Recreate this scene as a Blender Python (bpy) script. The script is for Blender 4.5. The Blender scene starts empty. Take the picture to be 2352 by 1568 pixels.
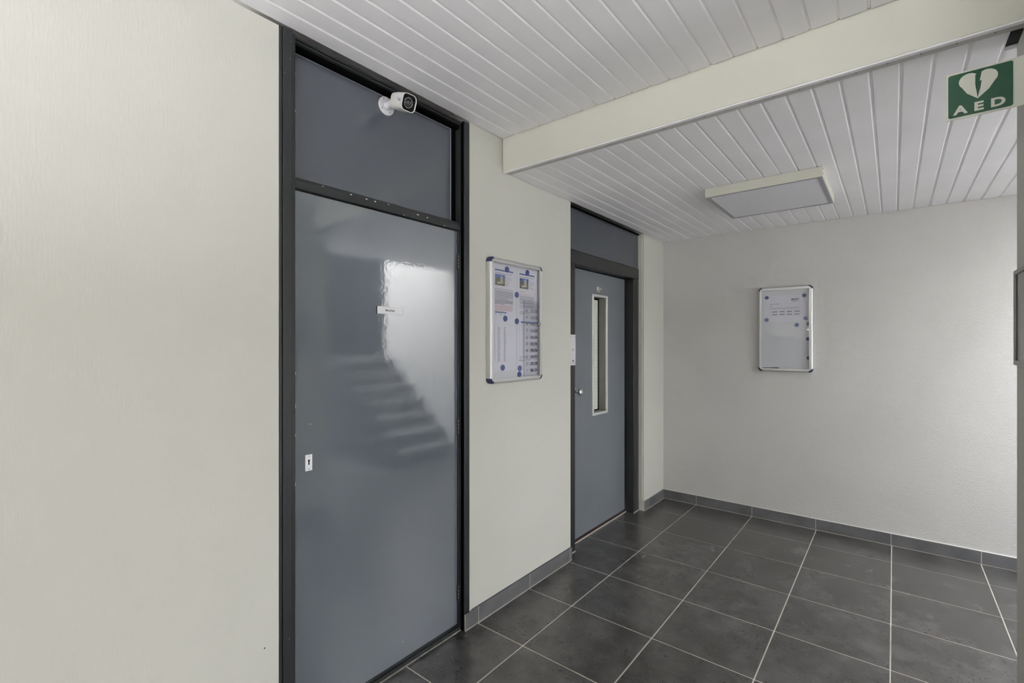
import bpy, bmesh, math, random
from mathutils import Vector, Matrix, Euler

random.seed(7)
S = bpy.context.scene
COL = S.collection
R90 = math.pi / 2

# ------------------------------------------------------------------ camera
FPX, YAW, CAMX, CAMH = 1090.0, 38.81, 1.712, 1.47
cam_data = bpy.data.cameras.new('camera')
cam_data.sensor_fit = 'HORIZONTAL'
cam_data.sensor_width = 36.0
cam_data.lens = 36.0 * FPX / 2352.0
cam_data.shift_y = (789.0 - 784.0) / 2352.0
cam_data.clip_start = 0.02
cam_ob = bpy.data.objects.new('camera', cam_data)
COL.objects.link(cam_ob)
cam_ob.location = (CAMX, 0.0, CAMH)
cam_ob.rotation_euler = (R90, 0.0, math.radians(YAW))
S.camera = cam_ob

# ------------------------------------------------------------------ world, exposure
SKY_STRENGTH = 26.0
world = bpy.data.worlds.new('overcast_sky')
S.world = world
world.use_nodes = True
bg = world.node_tree.nodes['Background']
bg.inputs['Color'].default_value = (0.94, 0.952, 1.025, 1)
bg.inputs['Strength'].default_value = SKY_STRENGTH
S.view_settings.view_transform = 'Standard'
S.view_settings.look = 'None'
S.view_settings.gamma = 1.0
S.view_settings.use_curve_mapping = False
S.view_settings.exposure = -0.03
S.cycles.transparent_max_bounces = 20
S.cycles.max_bounces = 7
S.cycles.glossy_bounces = 3

# made-up windows outside the picture, placed and sized for their daylight (where, size): centre, rotation, width, height
HALL_X = 5.2
FRONT_Y = -3.2
WINDOWS = [
    # name, axis, fixed coordinate, a0, a1, z0, z1
    ('window_1', 'y', 2.20, 2.95, 5.14, 2.85, 5.00),       # clerestory of the stairwell, above the hall roof
    ('window_2', 'x', HALL_X, 0.85, 1.95, 0.05, 1.42),    # hall window, right
    ('window_3', 'y', FRONT_Y, 0.15, 4.90, 0.05, 1.62),    # glazed entrance, behind
    ('window_4', 'z', 5.1, 2.93, 5.14, 2.24, 4.40),        # rooflight over the stairwell (x0, x1, y0, y1)
    ('window_5', 'x', HALL_X, 2.35, 3.60, 0.45, 1.65),     # stairwell window, right
]


def portal(name, axis, c, a0, a1, z0, z1):
    d = bpy.data.lights.new(name, 'AREA')
    d.shape = 'RECTANGLE'
    d.size = a1 - a0
    d.size_y = z1 - z0
    d.energy = 1.0
    d.cycles.is_portal = True
    o = bpy.data.objects.new(name, d)
    COL.objects.link(o)
    mid = (a0 + a1) / 2
    if axis == 'z':
        o.location = (mid, (z0 + z1) / 2, c + 0.12)
    elif axis == 'x':
        o.location = (c + 0.02, mid, (z0 + z1) / 2)
        o.rotation_euler = (R90, 0, R90)      # faces -X
    else:
        o.location = (mid, c - 0.02, (z0 + z1) / 2)
        o.rotation_euler = (-R90, 0, 0)       # faces +Y
    return o


for w in WINDOWS:
    portal('daylight_' + w[0], *w[1:])

# ------------------------------------------------------------------ materials
MATS = {}


def mat(name, col, rough=0.5, var=0.0, vscale=4.0, bump=0.0, bscale=200.0, ior=1.45,
        metallic=0.0, bstretch=None, bdist=0.001, coat=0.0, coat_rough=0.05, rand=0.0):
    m = bpy.data.materials.new(name)
    MATS[name] = m
    m.use_nodes = True
    nt = m.node_tree
    n, l = nt.nodes, nt.links
    p = n['Principled BSDF']
    p.inputs['Base Color'].default_value = (*col, 1)
    p.inputs['Roughness'].default_value = rough
    p.inputs['Metallic'].default_value = metallic
    p.inputs['IOR'].default_value = ior
    if coat:
        p.inputs['Coat Weight'].default_value = coat
        p.inputs['Coat Roughness'].default_value = coat_rough
    tc = n.new('ShaderNodeTexCoord')
    if var > 0:
        t = n.new('ShaderNodeTexNoise')
        t.inputs['Scale'].default_value = vscale
        t.inputs['Detail'].default_value = 5
        l.new(tc.outputs['Object'], t.inputs['Vector'])
        mr = n.new('ShaderNodeMapRange')
        mr.inputs['From Min'].default_value = 0.3
        mr.inputs['From Max'].default_value = 0.7
        mr.inputs['To Min'].default_value = 1 - var
        mr.inputs['To Max'].default_value = 1 + var
        l.new(t.outputs['Fac'], mr.inputs['Value'])
        mx = n.new('ShaderNodeMix')
        mx.data_type = 'RGBA'
        mx.blend_type = 'MULTIPLY'
        mx.inputs['Factor'].default_value = 1
        mx.inputs[6].default_value = (*col, 1)
        l.new(mr.outputs['Result'], mx.inputs[7])
        l.new(mx.outputs[2], p.inputs['Base Color'])
    if bump > 0:
        t2 = n.new('ShaderNodeTexNoise')
        t2.inputs['Scale'].default_value = bscale
        t2.inputs['Detail'].default_value = 3
        if bstretch:
            mp = n.new('ShaderNodeMapping')
            mp.inputs['Scale'].default_value = bstretch
            l.new(tc.outputs['Object'], mp.inputs['Vector'])
            l.new(mp.outputs['Vector'], t2.inputs['Vector'])
        else:
            l.new(tc.outputs['Object'], t2.inputs['Vector'])
        b = n.new('ShaderNodeBump')
        b.inputs['Strength'].default_value = bump
        b.inputs['Distance'].default_value = bdist
        l.new(t2.outputs['Fac'], b.inputs['Height'])
        l.new(b.outputs['Normal'], p.inputs['Normal'])
        if coat:
            l.new(b.outputs['Normal'], p.inputs['Coat Normal'])
    return m


mat('cream_paint', (0.585, 0.58, 0.522), 0.7, var=0.025, vscale=1.5, bump=0.25, bscale=60, bstretch=(3, 3, 0.5), bdist=0.002)
mat('rough_plaster', (0.60, 0.585, 0.56), 0.75, var=0.03, vscale=2, bump=0.6, bscale=170, bdist=0.004)
mat('beam_paint', (0.63, 0.62, 0.54), 0.6, var=0.02, vscale=2)
mat('board_white', (0.92, 0.905, 0.92), 0.45, var=0.03, vscale=3, bump=0.12, bscale=60, bstretch=(4, 0.3, 4), bdist=0.002)
mat('void_shade_black', (0.006, 0.006, 0.006), 0.9)  # black of the sheets that paint the dark above the boards
mat('frame_dark', (0.025, 0.0275, 0.0285), 0.33, var=0.12, vscale=8, bump=0.15, bscale=80, bstretch=(4, 4, .4), bdist=0.002)
mat('lift_frame_dark', (0.026, 0.0265, 0.027), 0.4, var=0.1, vscale=6)
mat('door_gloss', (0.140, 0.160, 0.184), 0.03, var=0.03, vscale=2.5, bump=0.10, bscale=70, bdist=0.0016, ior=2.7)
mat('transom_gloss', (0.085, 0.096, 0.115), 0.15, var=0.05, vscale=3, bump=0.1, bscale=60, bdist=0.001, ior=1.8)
mat('lift_panel', (0.065, 0.075, 0.088), 0.13, var=0.04, vscale=3, ior=1.7)
mat('lift_door_paint', (0.155, 0.17, 0.19), 0.42, var=0.03, vscale=3, bump=0.05, bscale=120, ior=1.6)
mat('grout', (0.50, 0.47, 0.41), 0.85, var=0.1, vscale=12)
mat('caulk', (0.72, 0.71, 0.68), 0.6)
mat('aluminium', (0.66, 0.66, 0.65), 0.34, metallic=0.75)
mat('aluminium_bright', (0.82, 0.82, 0.80), 0.3, metallic=0.55)
mat('navy_plastic', (0.018, 0.028, 0.085), 0.35)
mat('magnet_blue', (0.055, 0.09, 0.26), 0.4)
mat('board_panel', (0.72, 0.73, 0.74), 0.3)
mat('paper', (0.78, 0.78, 0.83), 0.8)
mat('paper_shade', (0.62, 0.62, 0.65), 0.7)
mat('ink_grey', (0.36, 0.36, 0.40), 0.8)
mat('ink_mid', (0.22, 0.22, 0.25), 0.8)
mat('ink_dark', (0.06, 0.06, 0.07), 0.8)
mat('ink_red', (0.58, 0.33, 0.33), 0.8)
mat('ink_blue', (0.11, 0.17, 0.34), 0.8)
mat('logo_blue', (0.07, 0.12, 0.40), 0.7)
mat('photo_sky', (0.13, 0.22, 0.55), 0.7)
mat('photo_trees', (0.20, 0.20, 0.12), 0.7, var=0.6, vscale=220)
mat('photo_building', (0.55, 0.52, 0.47), 0.7, var=0.5, vscale=300)
mat('plate_white', (0.92, 0.92, 0.94), 0.35)
mat('plate_grey', (0.66, 0.655, 0.66), 0.4)
mat('plate_steel', (0.62, 0.61, 0.60), 0.4, metallic=0.35)
mat('screw_steel', (0.35, 0.35, 0.36), 0.4, metallic=0.7)
mat('knob_chrome', (0.75, 0.75, 0.74), 0.22, metallic=0.9)
mat('hole_shade_black', (0.004, 0.004, 0.004), 0.9, ior=1.03)  # black for real holes and for shade painted into gaps
mat('camera_white', (0.74, 0.72, 0.68), 0.4)
mat('camera_flange_white', (0.78, 0.78, 0.80), 0.4)
mat('camera_grey', (0.60, 0.59, 0.57), 0.4)
mat('camera_black', (0.008, 0.008, 0.009), 0.15)
mat('lens_glass', (0.03, 0.03, 0.032), 0.12, ior=1.6)
mat('led_white', (0.9, 0.9, 0.85), 0.4)
mat('sign_white', (0.66, 0.66, 0.58), 0.5)
mat('sign_green', (0.012, 0.078, 0.036), 0.45, var=0.05)
mat('lamp_cream', (0.64, 0.63, 0.54), 0.5)
mat('lamp_frame', (0.30, 0.30, 0.33), 0.4)
mat('lamp_diffuser', (0.74, 0.73, 0.76), 0.5)
mat('cover_grey', (0.50, 0.49, 0.47), 0.6, var=.06, vscale=10)
mat('bead_light', (0.20, 0.22, 0.26), 0.3)
mat('paint_chip', (0.68, 0.64, 0.56), 0.7)
mat('sill_red', (0.05, 0.018, 0.014), 0.6)
mat('sill_grime', (0.26, 0.245, 0.215), 0.9, var=.4, vscale=30)
mat('sill_line', (0.52, 0.48, 0.41), 0.7)
mat('grey_frame', (0.34, 0.335, 0.33), 0.4, metallic=0.2)
mat('grey_panel', (0.36, 0.355, 0.32), 0.3, var=0.08, vscale=25, bump=.2, bscale=60)
mat('stair_dark', (0.03, 0.033, 0.036), 0.95, ior=1.15)
mat('stair_tread', (0.18, 0.175, 0.17), 0.5)
mat('paving', (0.6, 0.59, 0.57), 0.9)
mat('matting', (0.72, 0.68, 0.61), 0.95, var=.1, vscale=60, bump=.4, bscale=300)  # very pale, so the added mats throw light upward
mat('hall_wall', (0.80, 0.79, 0.76), 0.8)
mat('wire_glass', (0.50, 0.53, 0.44), 0.35, bump=.25, bscale=90, bdist=.002)
mat('window_reveal', (0.24, 0.23, 0.205), 0.5)
mat('slot_beige', (0.62, 0.60, 0.54), 0.5)
mat('pale_sill', (0.55, 0.54, 0.5), 0.6)


pn_ = MATS['wire_glass'].node_tree.nodes['Principled BSDF']      # the pane itself glows weakly, in place of a lit lift car
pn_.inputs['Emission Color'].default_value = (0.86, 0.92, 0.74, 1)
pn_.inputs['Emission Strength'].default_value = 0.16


def tile_material(name, base, hi, pit, rough, pitcol, streak=(1, 1, 1)):
    m = bpy.data.materials.new(name)
    MATS[name] = m
    m.use_nodes = True
    nt = m.node_tree
    n, l = nt.nodes, nt.links
    p = n['Principled BSDF']
    tc = n.new('ShaderNodeTexCoord')
    oi = n.new('ShaderNodeObjectInfo')
    sc = n.new('ShaderNodeMath')
    sc.operation = 'MULTIPLY'
    sc.inputs[1].default_value = 37.0
    l.new(oi.outputs['Random'], sc.inputs[0])
    add = n.new('ShaderNodeVectorMath')
    l.new(tc.outputs['Object'], add.inputs[0])
    l.new(sc.outputs[0], add.inputs[1])
    cl = n.new('ShaderNodeTexNoise')
    cl.inputs['Scale'].default_value = 5.5
    cl.inputs['Detail'].default_value = 6
    cl.inputs['Roughness'].default_value = 0.6
    l.new(add.outputs[0], cl.inputs['Vector'])
    cr = n.new('ShaderNodeValToRGB')
    cr.color_ramp.elements[0].position = 0.3
    cr.color_ramp.elements[0].color = (*base, 1)
    cr.color_ramp.elements[1].position = 0.72
    cr.color_ramp.elements[1].color = (*hi, 1)
    l.new(cl.outputs['Fac'], cr.inputs['Fac'])
    mp = n.new('ShaderNodeMapping')
    mp.inputs['Scale'].default_value = streak
    l.new(add.outputs[0], mp.inputs['Vector'])
    pt = n.new('ShaderNodeTexNoise')
    pt.inputs['Scale'].default_value = 75
    pt.inputs['Detail'].default_value = 2
    l.new(mp.outputs['Vector'], pt.inputs['Vector'])
    pr = n.new('ShaderNodeValToRGB')
    pr.color_ramp.elements[0].position = pit
    pr.color_ramp.elements[1].position = pit + 0.06
    l.new(pt.outputs['Fac'], pr.inputs['Fac'])
    # pits gather in patches
    pa = n.new('ShaderNodeTexNoise')
    pa.inputs['Scale'].default_value = 7
    l.new(add.outputs[0], pa.inputs['Vector'])
    par = n.new('ShaderNodeMapRange')
    par.inputs['From Min'].default_value = 0.42
    par.inputs['From Max'].default_value = 0.60
    l.new(pa.outputs['Fac'], par.inputs['Value'])
    mul = n.new('ShaderNodeMath')
    mul.operation = 'MULTIPLY'
    l.new(pr.outputs['Color'], mul.inputs[0])
    l.new(par.outputs['Result'], mul.inputs[1])
    mx = n.new('ShaderNodeMix')
    mx.data_type = 'RGBA'
    l.new(mul.outputs[0], mx.inputs['Factor'])
    l.new(cr.outputs['Color'], mx.inputs[6])
    mx.inputs[7].default_value = (*pitcol, 1)
    l.new(mx.outputs[2], p.inputs['Base Color'])
    p.inputs['Roughness'].default_value = rough
    p.inputs['IOR'].default_value = 1.7
    b = n.new('ShaderNodeBump')
    b.inputs['Strength'].default_value = 0.25
    b.inputs['Distance'].default_value = 0.002
    l.new(cl.outputs['Fac'], b.inputs['Height'])
    l.new(b.outputs['Normal'], p.inputs['Normal'])
    return m


tile_material('floor_tile', (0.035, 0.0328, 0.0305), (0.095, 0.091, 0.088), 0.60, 0.26, (0.020, 0.018, 0.017), (1.0, 1.0, 1))
tile_material('skirting_tile', (0.085, 0.085, 0.088), (0.16, 0.16, 0.165), 0.72, 0.42, (0.03, 0.03, 0.03))


def glass_material(name, tint=(1, 1, 1)):
    m = bpy.data.materials.new(name)
    MATS[name] = m
    m.use_nodes = True
    nt = m.node_tree
    n, l = nt.nodes, nt.links
    n.remove(n['Principled BSDF'])
    out = n['Material Output']
    tr = n.new('ShaderNodeBsdfTransparent')
    tr.inputs['Color'].default_value = (*tint, 1)
    gl = n.new('ShaderNodeBsdfGlossy')
    gl.inputs['Roughness'].default_value = 0.02
    fr = n.new('ShaderNodeLayerWeight')
    fr.inputs['Blend'].default_value = 0.5
    pw = n.new('ShaderNodeMath')
    pw.operation = 'POWER'
    pw.inputs[1].default_value = 5.0
    l.new(fr.outputs['Facing'], pw.inputs[0])
    ma = n.new('ShaderNodeMath')
    ma.operation = 'MULTIPLY_ADD'
    ma.inputs[1].default_value = 0.96
    ma.inputs[2].default_value = 0.03
    l.new(pw.outputs[0], ma.inputs[0])
    mx = n.new('ShaderNodeMixShader')
    l.new(ma.outputs[0], mx.inputs[0])
    l.new(tr.outputs[0], mx.inputs[1])
    l.new(gl.outputs[0], mx.inputs[2])
    l.new(mx.outputs[0], out.inputs['Surface'])
    return m


glass_material('clear_acrylic', (0.97, 0.97, 0.98))
glass_material('clear_film', (0.90, 0.90, 0.92))
glass_material('window_glass', (0.98, 0.99, 0.98))

# ------------------------------------------------------------------ builders


def tag(o, label=None, cat=None, group=None, kind=None):
    if label:
        o['label'] = label
    if cat:
        o['category'] = cat
    if group:
        o['group'] = group
    if kind:
        o['kind'] = kind
    return o


def empty(name, loc, rz=0.0):
    o = bpy.data.objects.new(name, None)
    o.empty_display_size = 0.1
    COL.objects.link(o)
    o.location = loc
    o.rotation_euler = (0, 0, rz)
    return o


class MB:
    """collects shapes, then becomes one mesh object"""

    def __init__(self):
        self.bm = bmesh.new()

    def box(self, x0, x1, y0, y1, z0, z1, bev=0.0, seg=1):
        b = bmesh.new()
        bmesh.ops.create_cube(b, size=1)
        for v in b.verts:
            v.co = Vector(((x0 + x1) / 2 + v.co.x * (x1 - x0), (y0 + y1) / 2 + v.co.y * (y1 - y0),
                           (z0 + z1) / 2 + v.co.z * (z1 - z0)))
        if bev > 0:
            bmesh.ops.bevel(b, geom=b.edges[:], offset=bev, segments=seg, affect='EDGES', profile=0.5)
        self._merge(b)
        return self

    def prism(self, pts, axis, a0, a1, bev=0.0, seg=1):
        """pts: 2D outline; axis 'x' -> pts are (y,z), 'y' -> (x,z), 'z' -> (x,y)"""
        b = bmesh.new()

        def P(p, a):
            return {'x': (a, p[0], p[1]), 'y': (p[0], a, p[1]), 'z': (p[0], p[1], a)}[axis]
        v0 = [b.verts.new(P(p, a0)) for p in pts]
        v1 = [b.verts.new(P(p, a1)) for p in pts]
        n = len(pts)
        for i in range(n):
            b.faces.new((v0[i], v0[(i + 1) % n], v1[(i + 1) % n], v1[i]))
        b.faces.new(v0[::-1])
        b.faces.new(v1)
        bmesh.ops.recalc_face_normals(b, faces=b.faces[:])
        if bev > 0:
            bmesh.ops.bevel(b, geom=b.edges[:], offset=bev, segments=seg, affect='EDGES', profile=0.5)
        self._merge(b)
        return self

    def lathe(self, prof, axis_pos, direction, n=28):
        """prof: (radius, along) pairs about axis through axis_pos in direction"""
        b = bmesh.new()
        d = Vector(direction).normalized()
        q = Vector((0, 0, 1)).rotation_difference(d)
        rings = []
        for r, a in prof:
            if r < 1e-6:
                rings.append([b.verts.new(Vector(axis_pos) + d * a)])
            else:
                rings.append([b.verts.new(Vector(axis_pos) + q @ Vector((r * math.cos(t), r * math.sin(t), a)))
                              for t in [2 * math.pi * i / n for i in range(n)]])
        for A, B in zip(rings[:-1], rings[1:]):
            if len(A) == 1 and len(B) == 1:
                continue
            for i in range(n):
                j = (i + 1) % n
                if len(A) == 1:
                    b.faces.new((A[0], B[j], B[i]))
                elif len(B) == 1:
                    b.faces.new((A[i], A[j], B[0]))
                else:
                    b.faces.new((A[i], A[j], B[j], B[i]))
        bmesh.ops.recalc_face_normals(b, faces=b.faces[:])
        self._merge(b)
        return self

    def quad(self, pts):
        vs = [self.bm.verts.new(p) for p in pts]
        self.bm.faces.new(vs)
        return self

    def sheet(self, x0, x1, z0, z1, y):
        """flat print facing -y"""
        return self.quad([(x0, y, z0), (x1, y, z0), (x1, y, z1), (x0, y, z1)])

    def _merge(self, b):
        me = bpy.data.meshes.new('t')
        b.to_mesh(me)
        b.free()
        self.bm.from_mesh(me)
        bpy.data.meshes.remove(me)

    def transform(self, M):
        bmesh.ops.transform(self.bm, matrix=M, verts=self.bm.verts[:])
        return self

    def build(self, name, material, parent=None, smooth=None, loc=None, rz=0.0, kind=None):
        me = bpy.data.meshes.new(name)
        self.bm.to_mesh(me)
        self.bm.free()
        return link(name, me, material, parent, smooth, loc, rz, kind)


def link(name, me, material, parent=None, smooth=None, loc=None, rz=0.0, kind=None):
    if material is not None and len(me.materials) == 0:
        me.materials.append(MATS[material] if isinstance(material, str) else material)
    o = bpy.data.objects.new(name, me)
    COL.objects.link(o)
    if loc is not None:
        o.location = loc
    o.rotation_euler = (0, 0, rz)
    if parent is not None:
        o.parent = parent
    if smooth is not None:
        for p in me.polygons:
            p.use_smooth = True
        me.set_sharp_from_angle(angle=math.radians(smooth))
    if kind:
        o['kind'] = kind
    return o


def text_mesh(name, body, size, material, parent, x, z, y, align='CENTER', bold=0.0, sx=1.0, depth=0.0):
    """lettering lying on the plane y, facing -y"""
    cu = bpy.data.curves.new('t', 'FONT')
    cu.body = body
    cu.size = size
    cu.align_x = align
    cu.align_y = 'CENTER'
    cu.offset = bold
    cu.extrude = depth
    cu.resolution_u = 4
    t = bpy.data.objects.new('t', cu)
    COL.objects.link(t)
    bpy.context.view_layer.update()
    dg = bpy.context.evaluated_depsgraph_get()
    me = bpy.data.meshes.new_from_object(t.evaluated_get(dg))
    bpy.data.objects.remove(t)
    bpy.data.curves.remove(cu)
    me.name = name
    me.transform(Matrix.Translation((x, y, z)) @ Matrix.Rotation(R90, 4, 'X') @ Matrix.Diagonal((sx, 1, 1, 1)))
    me.materials.clear()
    return link(name, me, material, parent)


# ------------------------------------------------------------------ the setting
UP_Z, LOW_Z = 2.616, 2.433      # the two ceilings
BACK_Y = 4.432
BEAM_Y = 2.042
RW_X, RW_END = 2.02, 2.20       # partition on the right
WELL_X = 2.88                   # stairwell void starts here

# ---- floor: grout bed with tiles
fl = empty('floor', (0, 0, 0))
tag(fl, 'dark slate grey square tile floor with pale grout lines', 'floor', kind='structure')
MB().box(-0.14, HALL_X, FRONT_Y, BACK_Y, -0.14, -0.0018).build('grout_bed', 'grout', fl)
XL = [0.304 + 0.4655 * k for k in range(-1, 12)]
YL = [4.087 - 0.4505 * k for k in range(-1, 17)]
GAP = 0.0028
tile_cache = {}


def floor_tile(x0, x1, y0, y1):
    w, d = round(x1 - x0, 4), round(y1 - y0, 4)
    if w < 0.02 or d < 0.02:
        return
    if (w, d) not in tile_cache:
        m = MB().box(-w / 2, w / 2, -d / 2, d / 2, -0.012, 0, bev=0.0012)
        me = bpy.data.meshes.new('tile')
        m.bm.to_mesh(me)
        m.bm.free()
        me.materials.append(MATS['floor_tile'])
        tile_cache[(w, d)] = me
    o = link('tile', tile_cache[(w, d)], None, fl, loc=((x0 + x1) / 2, (y0 + y1) / 2, random.uniform(-.0003, .0003)))
    return o


for i in range(len(XL) - 1):
    for j in range(len(YL) - 1):
        x0, x1 = XL[i] + GAP, XL[i + 1] - GAP
        y1, y0 = YL[j] - GAP, YL[j + 1] + GAP
        x1 = min(x1, HALL_X)
        y1 = min(y1, BACK_Y - 0.010)
        y0 = max(y0, FRONT_Y)
        lo = 0.0105
        if i == 0:
            # first column is cut along the wall; runs into the two door recesses
            mid = (y0 + y1) / 2
            if 0.86 < mid < 1.74:
                lo = -0.026
            elif 2.79 < mid < 3.97:
                lo = -0.118
            if y0 < 2.90 < y1 or y0 < 3.86 < y1 or y0 < 1.735 < y1:
                pass
        if x1 - max(x0, lo) > 0.02:
            floor_tile(max(x0, lo), x1, y0, y1)

m = MB().box(0.06, HALL_X - .06, -0.88, 0.55, 0.0015, 0.012, bev=.003)  # unseen pale mats added to bounce light onto the ceiling
em = m.build('bounce_mat', 'matting')
tag(em, 'added pale bounce mat on the hall floor before the light-blocking wall', 'mat')
m = MB().box(0.06, HALL_X - .06, FRONT_Y + .08, -1.02, 0.0015, 0.012, bev=.003)
em = m.build('bounce_mat', 'matting')
tag(em, 'added pale bounce mat inside the entrance glazing', 'mat')
# ---- left wall with its two door recesses (a plain mesh, openings between the parts)
m = MB()
m.box(-0.30, 0, FRONT_Y, 0.799, -0.01, 2.607)
m.box(-0.30, 0, 1.777, 2.763, -0.01, 2.68)
m.box(-0.30, 0, 3.975, BACK_Y + 0.15, -0.01, 2.60)
m.box(-0.34, -0.20, 0.70, 1.90, -0.01, 2.70)
m.box(-0.44, -0.30, 2.60, 4.10, -0.01, 2.70)
wl = m.build('wall_left', 'cream_paint')
tag(wl, 'smooth cream-painted wall holding the meter cupboard door and the lift door', 'wall', kind='structure')

# ---- back wall
m = MB()
m.box(-0.30, HALL_X + 0.2, BACK_Y, BACK_Y + 0.15, -0.01, 5.1)
wb = m.build('wall_back', 'rough_plaster')
tag(wb, 'rough-textured cream wall at the back with the smaller notice board', 'wall', kind='structure')

# ---- right wall: short partition beside the camera
m = MB()
m.box(RW_X, RW_X + 0.12, 1.60, RW_END, -0.01, 2.425)
m.box(RW_X, RW_X + 0.12, 1.60, BEAM_Y + .06, 2.42, 2.68)
wr = m.build('wall_right', 'cream_paint')
tag(wr, 'shaded cream partition wall at the right edge', 'wall', kind='structure')

# ---- added half-height wall, unseen, blocks entrance light from the back wall
m = MB()
m.box(0.0, 4.0, -1.0, -0.9, -0.01, 1.6)
o = m.build('wall_light_block', 'hall_wall')
tag(o, 'added half-height cream wall blocking the entrance light', 'wall', kind='structure')
# ---- rest of the shell, outside the picture


def wall_with_window(name, label, axis, c, t, lo, hi, z1, wins):
    mb = MB()

    def bx(a0, a1, q0, q1):
        if a1 - a0 < 1e-4 or q1 - q0 < 1e-4:
            return
        if axis == 'x':
            mb.box(c, c + t, a0, a1, q0, q1)
        else:
            mb.box(a0, a1, c - t, c, q0, q1)
    cur = lo
    for (a0, a1, q0, q1) in wins:
        bx(cur, a0, -0.01, z1)
        bx(a0, a1, -0.01, q0)
        bx(a0, a1, q1, z1)
        cur = a1
    bx(cur, hi, -0.01, z1)
    o = mb.build(name, 'hall_wall')
    tag(o, label, 'wall', kind='structure')


wall_with_window('wall_side', 'cream outer wall of the hall with added windows', 'x', HALL_X, 0.2, FRONT_Y - 0.2, BACK_Y + 0.15, 5.1,
                 [WINDOWS[1][3:], WINDOWS[4][3:]])
wall_with_window('wall_hall', 'cream wall closing the hall beyond the partition', 'y', RW_END, 0.12, RW_X + 0.12, HALL_X, 5.1, [WINDOWS[0][3:]])
wall_with_window('wall_front', 'cream front wall with the added entrance glazing', 'y', FRONT_Y, 0.2, -0.3, HALL_X, 2.7, [WINDOWS[2][3:]])

for (nm, axis, c, a0, a1, z0, z1) in WINDOWS[:3] + WINDOWS[4:]:
    loc = (c, a0, z0) if axis == 'x' else (a0, c, z0)
    wn = empty(nm, loc, R90 if axis == 'x' else 0)
    tag(wn, {'window_1': 'made-up clerestory window lighting the stairwell', 'window_2': 'made-up low hall window',
             'window_3': 'made-up entrance glazing behind the camera', 'window_5': 'made-up stairwell window beside the stairs'}[nm], 'window', kind='structure')
    W, H = a1 - a0, z1 - z0
    yy = -0.10 if axis == 'x' else -0.06
    nb = max(1, round(W / 1.1))
    f = MB()
    for k in range(nb + 1):
        x = W * k / nb
        f.box(max(0, x - .03), min(W, x + .03), yy - .03, yy + .03, 0, H)
    f.box(0, W, yy - .03, yy + .03, 0, .06)
    f.box(0, W, yy - .03, yy + .03, H - .06, H)
    f.build('window_frame', 'frame_dark', wn)
    for k in range(nb):
        MB().sheet(W * k / nb + .03, W * (k + 1) / nb - .03, .06, H - .06, yy).build('pane', 'window_glass', wn)

w4 = empty('window_4', (rx0_ := WINDOWS[3][3], WINDOWS[3][5], 5.2))
tag(w4, 'made-up rooflight over the stairwell', 'window', kind='structure')
W4, H4 = WINDOWS[3][4] - WINDOWS[3][3], WINDOWS[3][6] - WINDOWS[3][5]
f = MB()
for k in range(3):
    f.box(W4 * k / 2 - .03, W4 * k / 2 + .03, -.03, H4 + .03, 0, .06)
f.box(-.03, W4 + .03, -.03, .03, 0, .06)
f.box(-.03, W4 + .03, H4 - .03, H4 + .03, 0, .06)
f.build('window_frame', 'frame_dark', w4)
for k in range(2):
    MB().box(W4 * k / 2 + .03, W4 * (k + 1) / 2 - .03, .03, H4 - .03, .027, .033).build('pane', 'window_glass', w4)
# stairwell lid and slabs above the ceilings
m = MB()
m.box(-0.5, RW_X + 0.2, FRONT_Y - 0.2, BEAM_Y + 0.12, 2.68, 2.80)
m.box(RW_X + 0.1, HALL_X + 0.2, FRONT_Y - 0.2, RW_END - 0.05, 2.68, 2.80)
m.box(-0.5, WELL_X, BEAM_Y + 0.03, BACK_Y + 0.15, 2.62, 2.79)
m.box(WELL_X - 0.12, WELL_X, RW_END - .05, BACK_Y, LOW_Z + 0.012, 5.1)
rx0, rx1, ry0, ry1 = WINDOWS[3][3:]
m.box(WELL_X - 0.2, rx0, RW_END - 0.12, BACK_Y + 0.15, 5.1, 5.2)
m.box(rx1, HALL_X + 0.2, RW_END - 0.12, BACK_Y + 0.15, 5.1, 5.2)
m.box(rx0, rx1, RW_END - 0.12, ry0, 5.1, 5.2)
m.box(rx0, rx1, ry1, BACK_Y + 0.15, 5.1, 5.2)
sl = m.build('ceiling_slab', 'hall_wall')
tag(sl, 'plastered slab above the boarded ceilings and the stairwell', 'ceiling', kind='structure')
m = MB()  # black sheets stand in for the dark above boards and gaps
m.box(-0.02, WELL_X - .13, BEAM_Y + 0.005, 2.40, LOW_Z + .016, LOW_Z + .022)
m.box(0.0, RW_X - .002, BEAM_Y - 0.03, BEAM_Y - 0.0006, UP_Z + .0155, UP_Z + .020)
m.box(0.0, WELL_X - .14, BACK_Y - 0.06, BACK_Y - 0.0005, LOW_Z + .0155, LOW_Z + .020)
vd = m.build('ceiling_dark_sheet', 'void_shade_black')
tag(vd, 'black sheets added for the darkness above the ceiling boards', 'void', kind='structure')
m = MB().box(-60, 60, -60, 60, -0.30, -0.15)
gr = m.build('ground', 'paving')
tag(gr, 'grey paved ground outside the building', 'ground', kind='structure')

# ---- boarded ceilings
PITCH, FIRST = 0.0868, 0.085
BTH = 0.014


def board_profile(w):
    f, dpt, tg = 0.0044, 0.0052, 0.0046
    # outline (x, z) seen along the board, face at z=0, back at z=BTH
    return [(0, dpt), (0.0015, dpt), (0.0015 + f * .5, dpt * .35), (0.0015 + f, 0), (w - f - tg, 0),
            (w - tg - f * .5, dpt * .35), (w - tg, dpt), (w, dpt), (w, BTH), (0, BTH)]


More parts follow.
